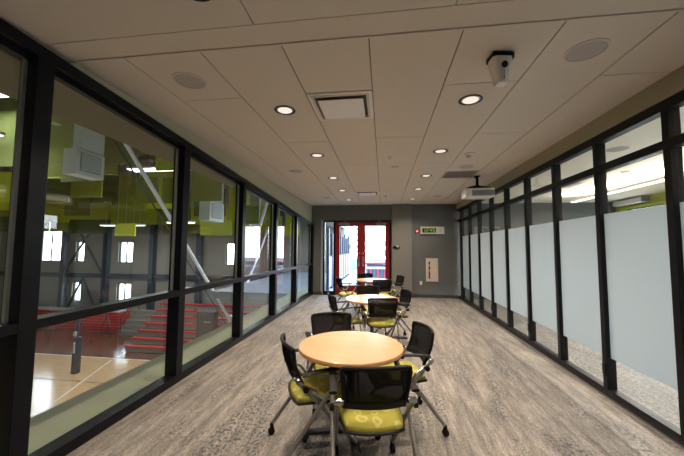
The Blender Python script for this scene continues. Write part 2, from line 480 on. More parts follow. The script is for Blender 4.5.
# ------------------------------------------------------------------ conference side glazing (right)
rm = [2.785 + .8435 * k for k in range(-6, 9)]
def rframe(bm):
    for y in rm: bx(bm, XR - .0, XR + .09, y - .033, y + .033, 0, 2.755)
    bx(bm, XR, XR + .09, YF - .34, YF - .27, 0, 2.755)
    bx(bm, XR - .001, XR + .089, YB, YF, 2.67, 2.754)
    bx(bm, XR - .001, XR + .089, YB, YF, 2.35, 2.425)
    bx(bm, XR - .001, XR + .089, YB, YF, 0, .085)
wr = obj('window_2', rframe, 'frame_r', bevel=.003); struct(wr)
box('floor_strip', (XR - .03, XR - .002, YB, YF, 0, .012), 'steel', wr)
re_ = rm + [YF - .05]
for k in range(len(re_) - 1):
    a, b = re_[k] + .034, re_[k + 1] - .034
    box('upper_pane', (GXR - .003, GXR + .003, a, b, 2.426, 2.669), 'glass_thin', wr)
    box('clear_pane', (GXR - .003, GXR + .003, a, b, 1.901, 2.349), 'glass_thin', wr)
    box('clear_pane', (GXR - .003, GXR + .003, a, b, .086, .399), 'glass_thin', wr)
    box('frosted_pane', (GXR - .003, GXR + .003, a, b, .40, 1.90), 'frost', wr)
    if k in (1, 3, 5, 7, 9, 11): box('hinge', (XR - .012, XR, re_[k] - .02, re_[k] + .02, .22, .34), 'frame_r', wr)

# ------------------------------------------------------------------ conference room beyond
def cside(bm):
    bx(bm, 6.75, 6.90, YB, .6, 0, 3.03); bx(bm, 6.75, 6.90, 6.2, 6.9, 0, 3.03)
    bx(bm, 6.75, 6.90, .6, 6.2, 0, .55); bx(bm, 6.75, 6.90, .6, 6.2, 2.52, 3.03)
struct(obj('wall_conference_side', cside, 'rgreen'))
def cwall(bm):
    bx(bm, 6.75, 6.90, 6.9, YF, 0, .55); bx(bm, 6.75, 6.90, 6.9, YF, 2.66, 3.03)
    bx(bm, 6.75, 6.90, 9.55, YF, .55, 2.66); bx(bm, 6.75, 6.90, 6.9, 8.35, .55, 2.66)
struct(obj('wall_conference_far', cwall, 'rgreen'))
struct(box('ceiling_conference', (2.34, 6.95, YB, YF, ZC, ZC + .08), 'rwhite'))
w3 = obj('window_3', lambda bm: [bx(bm, 6.79, 6.87, a, b, c_, d) for a, b, c_, d in ((8.35, 9.55, .55, .60), (8.35, 9.55, 2.60, 2.66), (8.35, 8.41, .6, 2.60), (9.49, 9.55, .6, 2.60))], 'frame_r'); struct(w3)
box('pane', (6.825, 6.831, 8.41, 9.49, .6, 2.60), 'glass_thin', w3)
struct(obj('trim_2', lambda bm: (bx(bm, 6.735, 6.75, 8.27, 8.35, .5, 2.72), bx(bm, 6.735, 6.75, 9.55, 9.75, .5, 2.72), bx(bm, 6.735, 6.75, 8.35, 9.55, 2.66, 2.72)), 'gwin'))
# unseen windows added in the same wall to brighten the frosted film with daylight
w3b = obj('window_10', lambda bm: [bx(bm, 6.79, 6.87, a, b, c_, d) for a, b, c_, d in ((.6, 6.2, .55, .60), (.6, 6.2, 2.46, 2.52), (.6, .66, .6, 2.46), (6.14, 6.2, .6, 2.46), (2.4, 2.46, .6, 2.46), (4.3, 4.36, .6, 2.46))], 'frame_r'); struct(w3b)
box('pane', (6.825, 6.831, .66, 6.14, .6, 2.46), 'glass_thin', w3b)
ps = empty('projection_screen_housing', (6.64, 9.35, 2.765), 0, 'white roll-up projection screen case mounted above the window of the adjoining room', 'projection screen')
obj('case', lambda bm: bx(bm, -.09, .10, -.60, .40, 0, .13), 'white', ps, bevel=.03)
obj('end_cap', lambda bm: bx(bm, -.095, .105, -.63, -.60, -.005, .135), 'grille', ps, bevel=.02)
# pendant line light
pl = empty('linear_pendant_light', (4.85, 4.9, 2.73), 0, 'long thin glowing linear light under the ceiling of the adjoining room', 'ceiling light')
obj('housing', lambda bm: bx(bm, -.05, .05, -3.7, 3.7, .02, .065), 'white', pl)
obj('diffuser', lambda bm: bx(bm, -.045, .045, -3.68, 3.68, 0, .02), 'led2', pl)
for (x, y) in ((4.85, 6.6), (4.2, 4.4), (4.0, 2.4)):
    pass

# ------------------------------------------------------------------ doors (far wall)
dr = obj('door_frame', lambda bm: [bx(bm, *d) for d in ((DX0, DX1, YF + .02, YF + .14, DZ - .05, DZ), (DX0, DX0 + .05, YF + .02, YF + .14, 0, DZ - .05), (DX1 - .05, DX1, YF + .02, YF + .14, 0, DZ - .05), (-1.63, -1.56, YF + .02, YF + .14, 0, DZ - .05), (DX0 + .05, -1.63, YF + .03, YF + .13, 0, .12))], 'frame_r', bevel=.003)
dr.name = 'trim_3'; struct(dr)
box('sidelight_pane', (DX0 + .051, -1.631, YF + .077, YF + .083, .121, DZ - .051), 'glass_thin', dr)
struct(box('trim_4', (DX0 - .07, DX0 - .002, YF - .012, YF + .10, 0, DZ), 'jamb'))
def door(n, x0, x1, hinge_left):
    s = .135
    d = obj('door_%d' % n, lambda bm: [bx(bm, *q) for q in ((x0, x1, YF + .05, YF + .10, DZ - .055 - s, DZ - .049), (x0, x1, YF + .05, YF + .10, .01, .31), (x0, x0 + s, YF + .05, YF + .10, .31, DZ - .055 - s), (x1 - s, x1, YF + .05, YF + .10, .31, DZ - .055 - s))], 'red', bevel=.004)
    struct(d)
    box('pane', (x0 + s, x1 - s, YF + .072, YF + .078, .31, DZ - .055 - s), 'glass_thin', d)
    cx = x0 + .10 if hinge_left else x1 - .10
    sgn = 1 if hinge_left else -1
    obj('door_closer', lambda bm: bx(bm, min(cx, cx + sgn * .34), max(cx, cx + sgn * .34), YF - .01, YF + .049, DZ - .15, DZ - .085), 'alabel', d, bevel=.008)
    obj('closer_arm', lambda bm: tube(bm, [(cx + sgn * .1, YF + .01, DZ - .08), (cx + sgn * .22, YF - .02, DZ - .045), (cx + sgn * .3, YF + .04, DZ - .03)], .008, 6), 'alabel', d)
    px = x1 - .065 if hinge_left else x0 + .065
    def pull(bm):
        tube(bm, [(px, YF + .045, .95), (px, YF - .01, .95), (px, YF - .01, 1.25), (px, YF + .045, 1.25)], .011, 8)
    obj('door_handle', pull, 'steel', d)
    obj('lock_cylinder', lambda bm: lathe(bm, [(.022, 0), (.022, -.012), (.015, -.016)], (px, YF + .049, 1.36), 16, 'y'), 'steel', d)
    box('panic_bar', (x0 + .11, x1 - .11, YF + .005, YF + .045, .93, 1.0), 'alabel', d) if False else None
door(1, -1.561, -.72, True)
door(2, -.72, DX1 - .049, False)
struct(box('trim_24', (-.75, -.69, YF + .035, YF + .05, .01, DZ - .055), 'red')); struct(box('trim_25', (-1.56, DX1 - .05, YF + .03, YF + .12, 0, .012), 'jamb'))

# ------------------------------------------------------------------ terrace outside
struct(box('floor_terrace', (-6, 6, YF + .18, 22, -.25, -.02), 'concrete'))
for i in range(9):
    y = 10.9 + i * .82
    t = empty('windscreen_panel', (-1.98, y, -.02), 0, None, None, 'windscreen panels of the terrace')
    tag(t, 'blue-grey post and glass panel of the terrace windscreen seen through the left red door', 'windscreen')
    obj('post', lambda bm: bx(bm, -.045, .045, -.06, .06, 0, 2.25 if i % 2 == 0 else 2.1), 'bpost', t, bevel=.004)
    obj('lower_panel', lambda bm: bx(bm, -.015, .015, .065, .755, .10, 1.2), 'bpanel', t)
    obj('top_rail', lambda bm: bx(bm, -.02, .02, .065, .755, 1.2, 1.25), 'bpost', t)
bn = empty('slatted_bench', (.30, 13.2, -.02), 0, 'red-topped bench front with red and blue-grey upright slats outside the right red door', 'bench')
obj('top', lambda bm: grid_solid(bm, lambda u, v: (((u - .5) * 2.1, (v - .5) * .7, .94 + .035 * math.sin(PI * u)), (0, 0, 1)), 16, 2, .07), 'bench', bn, smooth=True)
obj('rail', lambda bm: bx(bm, -1.0, 1.0, -.31, -.27, .68, .78), 'whitesteel', bn)
for k in range(14):
    x = -.98 + k * .15
    obj('slat', lambda bm: bx(bm, x - .04, x + .04, -.30, -.26, .02, .68), 'bench' if k % 2 else 'slat', bn)
obj('body', lambda bm: bx(bm, -1.0, 1.0, -.25, .28, 0, .86), 'slat', bn)
struct(box('wall_terrace', (-6, 6, 22.0, 22.2, -.25, .75), 'concrete'))

def make_tree(loc, h, r, label, mat='leaf'):
    t = empty('tree', loc, 0, label, 'tree', 'trees beyond the terrace')
    obj('trunk', lambda bm: tube(bm, [(0, 0, 0), (.08, .02, h * .35), (-.05, 0, h * .7)], .16, 8, .07), 'bark', t)
    rnd = random.Random(int(h * 100 + r * 17))
    def crown(bm):
        for i in range(420):
            a, b_, q = rnd.random() * 2 * PI, rnd.uniform(-1, 1), rnd.random() ** .4
            s = math.sqrt(1 - b_ * b_)
            pz = Vector((math.cos(a) * s * q * r, math.sin(a) * s * q * r, h * .68 + b_ * q * h * .36))
            e = Euler((rnd.random() * 6, rnd.random() * 6, rnd.random() * 6)).to_matrix()
            w = rnd.uniform(.12, .24)
            vs = [bm.verts.new(pz + e @ Vector(v)) for v in ((-w, 0, 0), (0, -w * .5, .03), (w, 0, 0), (0, w * .5, .03))]
            bm.faces.new(vs)
    fo = obj('foliage', crown, mat, t)
    return t
make_tree((-6.4, 24.5, -3.6), 8.2, 1.8, 'green tree behind the terrace windscreen, the leftmost of those seen through the door glass')
make_tree((-2.9, 27.0, -3.6), 7.8, 1.9, 'green tree beyond the far end of the terrace windscreen, second from the left', 'trunk_leaf')
make_tree((-.3, 30.0, -3.6), 7.0, 1.8, 'pale green tree above the red bench seen through the right door', 'trunk_leaf')

# ------------------------------------------------------------------ far wall fittings
ck = empty('wall_clock', (1.52, YF, 2.095), 0, 'cream wall unit with green digital time digits and square loudspeaker grille beside the red alarm', 'clock')
obj('housing', lambda bm: bx(bm, -.36, .36, -.07, -.001, -.115, .115), 'lid', ck, bevel=.012)
obj('display', lambda bm: bx(bm, -.31, .11, -.078, -.069, -.07, .07), 'dark', ck, bevel=.003)
obj('grille', lambda bm: [bx(bm, .17, .30, -.076, -.069, -.065 + k * .026, -.05 + k * .026) for k in range(5)], 'speaker', ck)
SEG = {'1': 'bc', '2': 'abged', '4': 'fgbc', '5': 'afgcd', ':': ''}
def digit(bm, ch, x0):
    W_, H_, t = .052, .050, .013
    def seg(x, z, w, h_): bx(bm, x - w / 2, x + w / 2, -.083, -.0775, z - h_ / 2, z + h_ / 2)
    q = {'a': (x0 + W_ / 2, H_, W_ + t, t), 'g': (x0 + W_ / 2, 0, W_ + t, t), 'd': (x0 + W_ / 2, -H_, W_ + t, t),
         'f': (x0, H_ / 2, t, H_), 'b': (x0 + W_, H_ / 2, t, H_), 'e': (x0, -H_ / 2, t, H_), 'c': (x0 + W_, -H_ / 2, t, H_)}
    for s_ in SEG[ch]: seg(*q[s_])
for ch, x0 in (('1', -.285), ('2', -.192), ('4', -.077), ('5', .016)):
    obj('digit', lambda bm: digit(bm, ch, x0), 'digit', ck)
for z in (-.022, .022): obj('colon_dot', lambda bm: bx(bm, -.112, -.100, -.083, -.0775, z - .006, z + .006), 'digit', ck)
al = empty('fire_alarm_strobe', (1.055, YF, 2.06), 0, 'round red fire alarm with a white strobe lens left of the wall clock', 'fire alarm')
obj('base', lambda bm: lathe(bm, [(.062, 0), (.062, -.03), (.045, -.045)], (0, 0, 0), 24, 'y'), 'redp', al, smooth=True)
obj('strobe_lens', lambda bm: bx(bm, -.02, .02, -.062, -.044, -.022, .022), 'white', al, bevel=.006)
fe = empty('fire_extinguisher_cabinet', (1.50, YF, .86), 0, 'cream recessed fire extinguisher cabinet with a narrow dark window on the grey wall', 'fire extinguisher cabinet')
obj('frame', lambda bm: [bx(bm, *d) for d in ((-.185, .185, -.025, -.001, .31, .36), (-.185, .185, -.025, -.001, -.36, -.31), (-.185, -.145, -.025, -.001, -.31, .31), (.145, .185, -.025, -.001, -.31, .31))], 'lid', fe, bevel=.004)
dd = obj('door', lambda bm: bx(bm, -.142, .142, -.018, -.001, -.307, .307), 'lid', fe, bevel=.003)
obj('vision_panel', lambda bm: bx(bm, -.105, -.060, -.021, -.017, -.27, .26), 'dark', dd)
for z in (.16, .12, .0, -.04): obj('letter_mark', lambda bm: bx(bm, -.098, -.068, -.0235, -.021, z - .012, z + .012), 'yellow', dd)
obj('red_stripe', lambda bm: bx(bm, -.098, -.068, -.0235, -.021, -.26, -.07), 'red', dd)
obj('latch', lambda bm: bx(bm, .10, .12, -.03, -.017, -.03, .04), 'steel', dd, bevel=.003)
ot = empty('electrical_outlet', (1.16, YF, .45), 0, 'small white electrical outlet low on the grey wall left of the extinguisher cabinet', 'outlet')
obj('cover_plate', lambda bm: bx(bm, -.036, .036, -.008, -.001, -.058, .058), 'offwhite', ot, bevel=.003)
obj('socket', lambda bm: bx(bm, -.017, .017, -.011, -.007, .012, .042), 'white', ot, bevel=.002)
obj('socket', lambda bm: bx(bm, -.017, .017, -.011, -.007, -.042, -.012), 'white', ot, bevel=.002)
cr = empty('card_reader', (.40, YF - .10, 1.56), 0, 'small dark card reader with a pale button on the pier beside the doors', 'card reader')
obj('body', lambda bm: bx(bm, -.10, .10, -.03, -.001, -.04, .035), 'black', cr, bevel=.008)
obj('button', lambda bm: bx(bm, .01, .07, -.045, -.029, .0, .05), 'white', cr, bevel=.006)

# ------------------------------------------------------------------ ceiling fittings
def downlight(loc, label, power, group='recessed downlights in the corridor ceiling'):
    t = empty('recessed_downlight', loc, 0, label, 'ceiling light', group)
    obj('trim_ring', lambda bm: lathe(bm, [(.105, 0), (.108, -.004), (.092, -.006), (.086, -.001), (.086, .001)], seg=32), 'frame', t, smooth=True)
    obj('reflector', lambda bm: lathe(bm, [(.088, -.002), (.087, -.0035), (.074, -.0045)], seg=32), 'reflector', t, smooth=True)
    obj('lens', lambda bm: lathe(bm, [(.074, -.004), (.070, -.0065), (.02, -.007)], seg=28), 'lamp', t)
    arealight('lamp', (0, 0, -.012), (0, 0, 0), .13, .13, power, (1.0, .83, .66), 'DISK', math.radians(135), parent=t)
    return t
ys_l = [2.95, 4.49, 6.0, 7.34, 8.80]
ordn = ['nearest', 'second nearest', 'third', 'fourth', 'farthest']
for k, y in enumerate(ys_l):
    for x, side in ((-1.0, 'left'), (.82, 'right')):
        downlight((x, y, ZC), 'round lit recessed downlight, %s of five in the %s corridor row' % (ordn[k], side), 34)
for x in (-1.0, .82):  # out-of-frame lamps added to light the near end of the corridor
    for y in (-.1, 1.42):
        t = downlight((x, y, ZC - .018 if y < 1.9 else ZC), 'unseen added downlight in the near ceiling field %s, on its %s side' % ('above the camera' if y > 1 else 'behind the camera', 'left' if x < 0 else 'right'), 18)
for k, (x, y) in enumerate([(-1.63, 2.32), (1.43, 2.30), (-1.60, 5.38), (1.42, 5.41), (-1.58, 8.38), (1.42, 8.39)]):
    t = empty('ceiling_speaker', (x, y, ZC), 0, 'round grey ceiling speaker, %s on the %s side' % (['nearest', 'middle', 'farthest'][k // 2], ['left', 'right'][k % 2]), 'speaker', 'round ceiling speakers')
    obj('rim', lambda bm: lathe(bm, [(.135, 0), (.135, -.004), (.118, -.008), (.116, -.002)], seg=36), 'offwhite', t, smooth=True)
    obj('grille', lambda bm: lathe(bm, [(.117, -.001), (.114, -.007), (.03, -.0085)], seg=36), 'speaker', t, smooth=True)
# supply diffusers
def diffuser(y, label, small=False):
    t = empty('air_diffuser', (-.40, y, ZC), 0, label, 'air vent', 'square ceiling air diffusers')
    w, l = .300, .290
    obj('frame', lambda bm: [bx(bm, *d) for d in ((-w, w, -l, -l + .03, -.006, .02), (-w, w, l - .03, l, -.006, .02), (-w, -w + .03, -l + .03, l - .03, -.006, .02), (w - .03, w, -l + .03, l - .03, -.006, .02))], 'white', t, bevel=.002)
    obj('throat', lambda bm: bx(bm, -w + .03, w - .03, -l + .03, l - .03, .03, .04), 'dark', t)
    obj('inner_ring', lambda bm: [bx(bm, *d) for d in ((-.25, .25, -.26, -.235, -.012, .03), (-.25, .25, .235, .26, -.012, .03), (-.27, -.245, -.26, .26, -.012, .03), (.245, .27, -.26, .26, -.012, .03))], 'offwhite', t)
    obj('plaque', lambda bm: bx(bm, -.215, .215, -.205, .205, -.030, -.022), 'white', t, bevel=.004)
    obj('neck', lambda bm: lathe(bm, [(.12, .03), (.12, -.02)], seg=24), 'dark', t)
diffuser(2.95, 'white square air diffuser with raised plate, the near one between two downlights')
diffuser(7.80, 'white square air diffuser in the ceiling just before the red doors')
rg = empty('return_grille', (1.43, 5.975, ZC), 0, 'brown-grey rectangular return air grille in the ceiling right of the middle downlights', 'air vent')
obj('frame', lambda bm: [bx(bm, *d) for d in ((-.29, .29, -.265, -.24, -.006, .01), (-.29, .29, .24, .265, -.006, .01), (-.29, -.265, -.24, .24, -.006, .01), (.265, .29, -.24, .24, -.006, .01))], 'speaker', rg)
obj('louvre', lambda bm: [bx(bm, -.265, .265, -.24 + k * .024, -.228 + k * .024, -.004, .0) for k in range(20)], 'louvre', rg)
obj('backing', lambda bm: bx(bm, -.265, .265, -.24, .24, -.0018, -.0008), 'groove', rg)
for k, (x, y) in enumerate([(.10, 4.68), (.06, 8.26)]):
    t = empty('fire_sprinkler', (x, y, ZC), 0, 'small metal fire sprinkler on the ceiling centre line, the %s one' % ['nearer', 'farther'][k], 'sprinkler', 'ceiling sprinklers')
    obj('escutcheon', lambda bm: lathe(bm, [(.035, 0), (.03, -.008), (.012, -.012)], seg=20), 'offwhite', t, smooth=True)
    obj('head', lambda bm: (tube(bm, [(0, 0, -.01), (0, 0, -.045)], .009, 8), lathe(bm, [(.02, -.045), (.02, -.049)], seg=12)), 'steel', t)
t = empty('smoke_detector', (.20, 5.31, ZC), 0, 'flat round white detector disc on the ceiling behind the nearer sprinkler', 'smoke detector')
obj('body', lambda bm: lathe(bm, [(.065, 0), (.062, -.014), (.04, -.02)], seg=28), 'offwhite', t, smooth=True)
t = empty('motion_sensor', (1.26, 4.66, ZC), 0, 'cream dome motion sensor on the ceiling near the right-hand glass wall', 'motion sensor')
obj('base', lambda bm: lathe(bm, [(.075, 0), (.075, -.02), (.06, -.03)], seg=28), 'white', t, smooth=True)
obj('lens_dome', lambda bm: lathe(bm, [(.045, -.03), (.042, -.055), (.02, -.072), (.004, -.075)], seg=20), 'offwhite', t, smooth=True)

# ceiling camera
cc = empty('ceiling_camera', (.84, 2.27, ZC), math.radians(8), 'white ceiling-hung dome camera with black base and dark lens above the right row of tables', 'camera')
obj('mount_plate', lambda bm: bx(bm, -.085, .085, -.06, .08, -.045, 0), 'black', cc, bevel=.01)
def hull(bm):
    secs = [(-.045, .085, .065, 0), (-.085, .088, .07, 0), (-.115, .075, .068, -.004), (-.18, .062, .058, -.008), (-.245, .052, .048, -.010), (-.262, .042, .038, -.010)]
    rings = []
    for z, wx, wy, oy in secs:
        ring = []
        for k in range(28):
            t = 2 * PI * k / 28; c_, s_ = math.cos(t), math.sin(t)
            ring.append(bm.verts.new((math.copysign(abs(c_) ** .45, c_) * wx, math.copysign(abs(s_) ** .45, s_) * wy + oy, z)))
        rings.append(ring)
    for a_, b_ in zip(rings[:-1], rings[1:]):
        for k in range(28): bm.faces.new((a_[k], a_[(k + 1) % 28], b_[(k + 1) % 28], b_[k]))
    bm.faces.new(rings[0]); bm.faces.new(rings[-1][::-1])
obj('body', hull, 'white', cc, smooth=True)
obj('lens', lambda bm: lathe(bm, [(.026, -.07), (.026, -.082), (.014, -.086)], (0, 0, -.125), 20, 'y'), 'dark', cc, smooth=True)
obj('groove_line', lambda bm: bx(bm, -.003, .003, -.068, -.055, -.24, -.16), 'speaker', cc)
obj('connector', lambda bm: (lathe(bm, [(.034, 0), (.034, .07)], (.03, -.02, -.025), 16, 'x')), 'black', cc)
obj('connector_tag', lambda bm: bx(bm, .086, .108, -.04, .02, -.05, .0), 'yellow', cc)

cc.scale = (.82, .85, .88)
# projector
pj = empty('projector', (1.78, 5.50, ZC), 0, 'white ceiling-hung projector on a black pole bracket by the right glass wall', 'projector')
pj.location = (1.80, 6.15, ZC)
obj('pole', lambda bm: (tube(bm, [(0, 0, 0), (0, 0, -.24)], .026, 14), lathe(bm, [(.06, 0), (.06, -.012)], seg=20)), 'black', pj, smooth=True)
obj('bracket', lambda bm: (bx(bm, -.12, .12, -.10, .10, -.235, -.215), tube(bm, [(-.20, -.10, -.25), (-.05, 0, -.20), (.05, 0, -.20), (.20, .10, -.25)], .016, 8), tube(bm, [(-.20, .10, -.25), (-.05, 0, -.21), (.05, 0, -.21), (.20, -.10, -.25)], .016, 8), bx(bm, -.20, .20, -.14, .14, -.262, -.245)), 'black', pj)
obj('body', lambda bm: bx(bm, -.26, .26, -.17, .17, -.43, -.262), 'white', pj, bevel=.018, smooth=True, seg=3)
obj('vent_grille', lambda bm: [bx(bm, -.14 + k * .0195, -.126 + k * .0195, -.176, -.169, -.40, -.31) for k in range(20)], 'grille', pj)
obj('vent_recess', lambda bm: bx(bm, -.145, .25, -.1725, -.1690, -.41, -.30), 'speaker', pj)
obj('security_hook', lambda bm: tube(bm, [(-.03, -.02, -.02), (-.055, -.03, -.03), (-.055, -.03, -.05)], .006, 6), 'black', pj)

# conference room ceiling fittings
t = empty('ceiling_speaker', (3.25, 4.68, ZC), 0, 'round grey ceiling speaker seen through the upper glass of the adjoining room', 'speaker')
obj('rim', lambda bm: lathe(bm, [(.135, 0), (.135, -.004), (.118, -.008), (.116, -.002)], seg=36), 'offwhite', t, smooth=True)
obj('grille', lambda bm: lathe(bm, [(.117, -.001), (.114, -.007), (.03, -.0085)], seg=36), 'speaker', t, smooth=True)
cl = downlight((4.35, 6.1, ZC), 'round recessed downlight in the ceiling of the adjoining room beyond the glass', 12, None)
t = empty('return_grille', (3.9, 7.2, ZC), 0, 'white louvred air grille in the ceiling of the adjoining room', 'air vent')
obj('frame', lambda bm: [bx(bm, *d) for d in ((-.30, .30, -.30, -.26, -.006, -.0005), (-.30, .30, .26, .30, -.006, -.0005), (-.30, -.26, -.26, .26, -.006, -.0005), (.26, .30, -.26, .26, -.006, -.0005))], 'white', t)
obj('louvre', lambda bm: [bx(bm, -.26, .26, -.25 + k * .05, -.235 + k * .05, -.008, -.001) for k in range(11)], 'speaker', t)

# ------------------------------------------------------------------ tables
def make_table(loc, label, rz=0):
    t = empty('round_table', loc, rz, label, 'table', 'round café tables in a row')
    R_ = .420
    obj('tabletop', lambda bm: lathe(bm, [(R_ - .004, .735), (R_ - .03, .7352)][::-1] + [(R_, .731)] + [(R_, .730)], seg=72), 'table', t)
    obj('edge_band', lambda bm: lathe(bm, [(R_ - .02, .701), (R_ - .004, .703), (R_ + .0015, .709), (R_ + .0015, .727), (R_ - .001, .7315), (R_ - .004, .7318)], seg=72), 'edge', t, smooth=True)
    obj('column', lambda bm: lathe(bm, [(.10, .700), (.10, .69), (.035, .68), (.030, .66), (.030, .12), (.05, .09), (.05, .065)], seg=24), 'foot', t, smooth=True)
    for k in range(4):
        a = math.radians(14) + k * PI / 2
        f = obj('foot', lambda bm: (bx(bm, .03, .36, -.026, .026, .055, .085), bx(bm, .33, .39, -.024, .024, .028, .075)), 'foot', t, bevel=.008)
        f.rotation_euler = (0, 0, a)
        g_ = obj('glide', lambda bm: lathe(bm, [(.018, 0), (.018, .022), (.008, .03)], (.36, 0, 0), 16), 'black', f)
    return t
make_table((-.265, 2.54, 0), 'round maple-topped table nearest the camera, with a chair back overlapping its front edge')
make_table((-.18, 4.90, 0), 'round maple-topped middle table, second of three down the corridor')
make_table((-.25, 7.80, 0), 'round maple-topped table farthest away in front of the red doors')

# ------------------------------------------------------------------ chairs
def make_chair():
    """nesting chair, origin on the floor under the seat, facing +y"""
    t = empty('nesting_chair')
    # seat: upholstered pad in a black shell
    def seatf(u, v, top):
        x = (u - .5) * 2; y = (v - .5) * 2
        rx = .205 + .012 * y; ry = .225
        # superellipse mapping of the square for rounded corners
        k = 1 - .10 * (x * x) * (y * y)
        px, py = x * rx * k, y * ry * k
        crown = .030 * (1 - x ** 4) * (1 - y ** 6)
        wf_ = -.030 * max(0, y - .55) / .45           # waterfall front
        dish = .012 * x * x
        return px, py, .425 + crown * top + wf_ + dish
    def pad(bm):
        grid_solid(bm, lambda u, v: (Vector(seatf(u, v, 1)) + Vector((0, 0, .010)), (0, 0, 1)), 16, 16, .03)
    obj('seat_cushion', pad, 'fabric', t, bevel=.008, smooth=True)
    def shell(bm):
        grid_solid(bm, lambda u, v: (Vector(seatf(u, v, .2)) * 1.0 + Vector((((u - .5) * .02), (v - .5) * .02, -.012)), (0, 0, 1)), 14, 14, .018)
    obj('seat_shell', shell, 'shell', t, bevel=.004, smooth=True)
    # back: curved frame with net
    def back(u, v):      # u across, v up
        x = (u - .5) * 2
        w = .186 + .026 * v
        z = .545 + .262 * v + .006 * (1 - x * x)
        y = -.222 - .075 * v + .045 * x * x - .02 * math.sin(PI * v)
        return Vector((x * w, y, z))
    nrm = Vector((0, 1, .25)).normalized()
    obj('back_net', lambda bm: grid_solid(bm, lambda u, v: (back(.03 + .94 * u, .14 + .82 * v), nrm), 14, 8, .003), 'net', t, smooth=True)
    def bframe(bm):
        n = 14
        pts = [back(0, j / 8) for j in range(1, 8)]
        top = [back(i / n, 1.0) for i in range(n + 1)]
        pts2 = [back(1, j / 8) for j in range(7, 0, -1)]
        loop = [back(0, .0)] + pts + [back(.015, .985)] + top[1:-1] + [back(.985, .985)] + pts2 + [back(1, .0)]
        tube(bm, loop, .0135, 8)
    bf = obj('back_frame', bframe, 'black', t, smooth=True)
    # lower solid rail of the back
    obj('back_rail', lambda bm: grid_solid(bm, lambda u, v: (back(u, -.02 + .19 * v) + nrm * .006, nrm), 14, 3, .016), 'black', t, bevel=.004, smooth=True)
    for s in (-1, 1):
        # arm
        def arm(bm):
            n = 10; pts = []
            for i in range(n + 1):
                q = i / n
                y = -.20 + .36 * q
                pts.append((s * (.252 - .006 * q + .004), y, .652 + .010 * math.sin(PI * q) - .012 * (1 - q)))
            tube(bm, pts, .027, 10, .024, flat=.42)
        obj('armrest', arm, 'black', t, smooth=True)
        obj('arm_bracket', lambda bm: tube(bm, [(s * .252, .10, .64), (s * .252, .085, .585), (s * .250, .06, .56)], .014, 8), 'black', t, smooth=True)
        # rear leg: from the front of the arm sloping back to the rear caster
        lg = obj('leg', lambda bm: tube(bm, [(s * .250, .095, .635), (s * .252, .05, .56), (s * .256, -.325, .085)], .0135, 10, flat=1.25), 'tube', t, smooth=True)
        # front leg: from back pivot sloping forward
        lf = obj('leg', lambda bm: tube(bm, [(s * .236, -.225, .590), (s * .232, -.17, .535), (s * .212, .225, .085)], .0125, 10, flat=1.25), 'tube', t, smooth=True)
        for (l, cx, cy) in ((lg, s * .256, -.33), (lf, s * .212, .230)):
            def cst(bm):
                lathe(bm, [(.006, -.019), (.024, -.017), (.026, -.012), (.026, -.004), (.020, -.002), (.020, .002), (.026, .004), (.026, .012), (.024, .017), (.006, .019)], (cx, cy, .0265), 18, 'x')
            cs = obj('caster', cst, 'black', l, smooth=True)
            obj('caster_stem', lambda bm: (tube(bm, [(cx, cy, .055), (cx, cy, .095)], .014, 8), bx(bm, cx - .012, cx + .012, cy - .02, cy + .016, .045, .060)), 'black', cs, smooth=True) if False else None
            obj('caster_stem', lambda bm: tube(bm, [(cx, cy + .004, .048), (cx, cy + .002, .092)], .0165, 10, .014), 'black', l, smooth=True)
        # cast pivot bracket between back and frame
        def piv(bm):
            tube(bm, [(s * .195, -.232, .60), (s * .222, -.228, .602), (s * .246, -.222, .592)], .019, 10)
            tube(bm, [(s * .236, -.20, .565), (s * .244, -.10, .515), (s * .250, -.04, .44)], .0125, 8)
        obj('pivot_bracket', piv, 'chrome', t, smooth=True)
        obj('pivot_knob', lambda bm: lathe(bm, [(.021, 0), (.021, s * .022), (.012, s * .027)], (s * .252, -.175, .545), 16, 'x'), 'black', t, smooth=True)
    # seat carrier cross tubes
    obj('cross_tube', lambda bm: (tube(bm, [(-.250, -.045, .415), (.250, -.045, .415)], .011, 8), tube(bm, [(-.225, .06, .405), (.225, .06, .405)], .010, 8)), 'tube', t, smooth=True)
    return t

proto = make_chair()
first = [True]
def place(cx, cy, ang, label):
    """ang: heading in degrees, 0 = facing +y (away from the camera), counter-clockwise; (cx,cy) is the back-top centre"""
    a = math.radians(ang)
    fx, fy = -math.sin(a), math.cos(a)
    o = proto if first[0] else copy_tree(proto)
    first[0] = False
    o.location = (cx + fx * .29, cy + fy * .29, 0); o.rotation_euler = (0, 0, a)
    tag(o, label, 'chair', 'mesh-back nesting chairs around the tables')
    return o
G_ = 'black mesh-back chair with yellow-green seat '
CH = [
 (-.035, 1.865, 12, 'black mesh-back chair with patterned yellow-green seat, nearest the camera with its back to it'),
 (-.755, 2.30, -62, 'black mesh-back chair with yellow-green seat at the left of the nearest table'),
 (.385, 2.92, 107, 'black mesh-back chair with yellow-green seat at the right of the nearest table'),
 (-.565, 3.33, 197, 'black mesh-back chair behind the nearest table, facing the camera with its seat under the tabletop'),
 (.0, 4.40, 12, 'black mesh-back chair with its back to the camera in front of the middle table'),
 (-.81, 4.62, -66, 'black mesh-back chair with dark curved back at the left of the middle table'),
 (.41, 5.33, 108, 'black mesh-back chair at the right of the middle table, before the grey wall'),
 (-.30, 5.83, 195, 'black mesh-back chair behind the middle table, facing the camera'),
 (-.02, 7.02, 10, 'black mesh-back chair with its back to the camera in front of the farthest table'),
 (-1.08, 7.22, -66, 'black mesh-back chair at the left of the farthest table against the red door'),
 (.47, 8.15, 112, 'black mesh-back chair at the right of the farthest table beside the pier'),
 (-.52, 8.68, 195, 'black mesh-back chair behind the farthest table, just inside the red doors'),
]
for a in CH: place(*a)

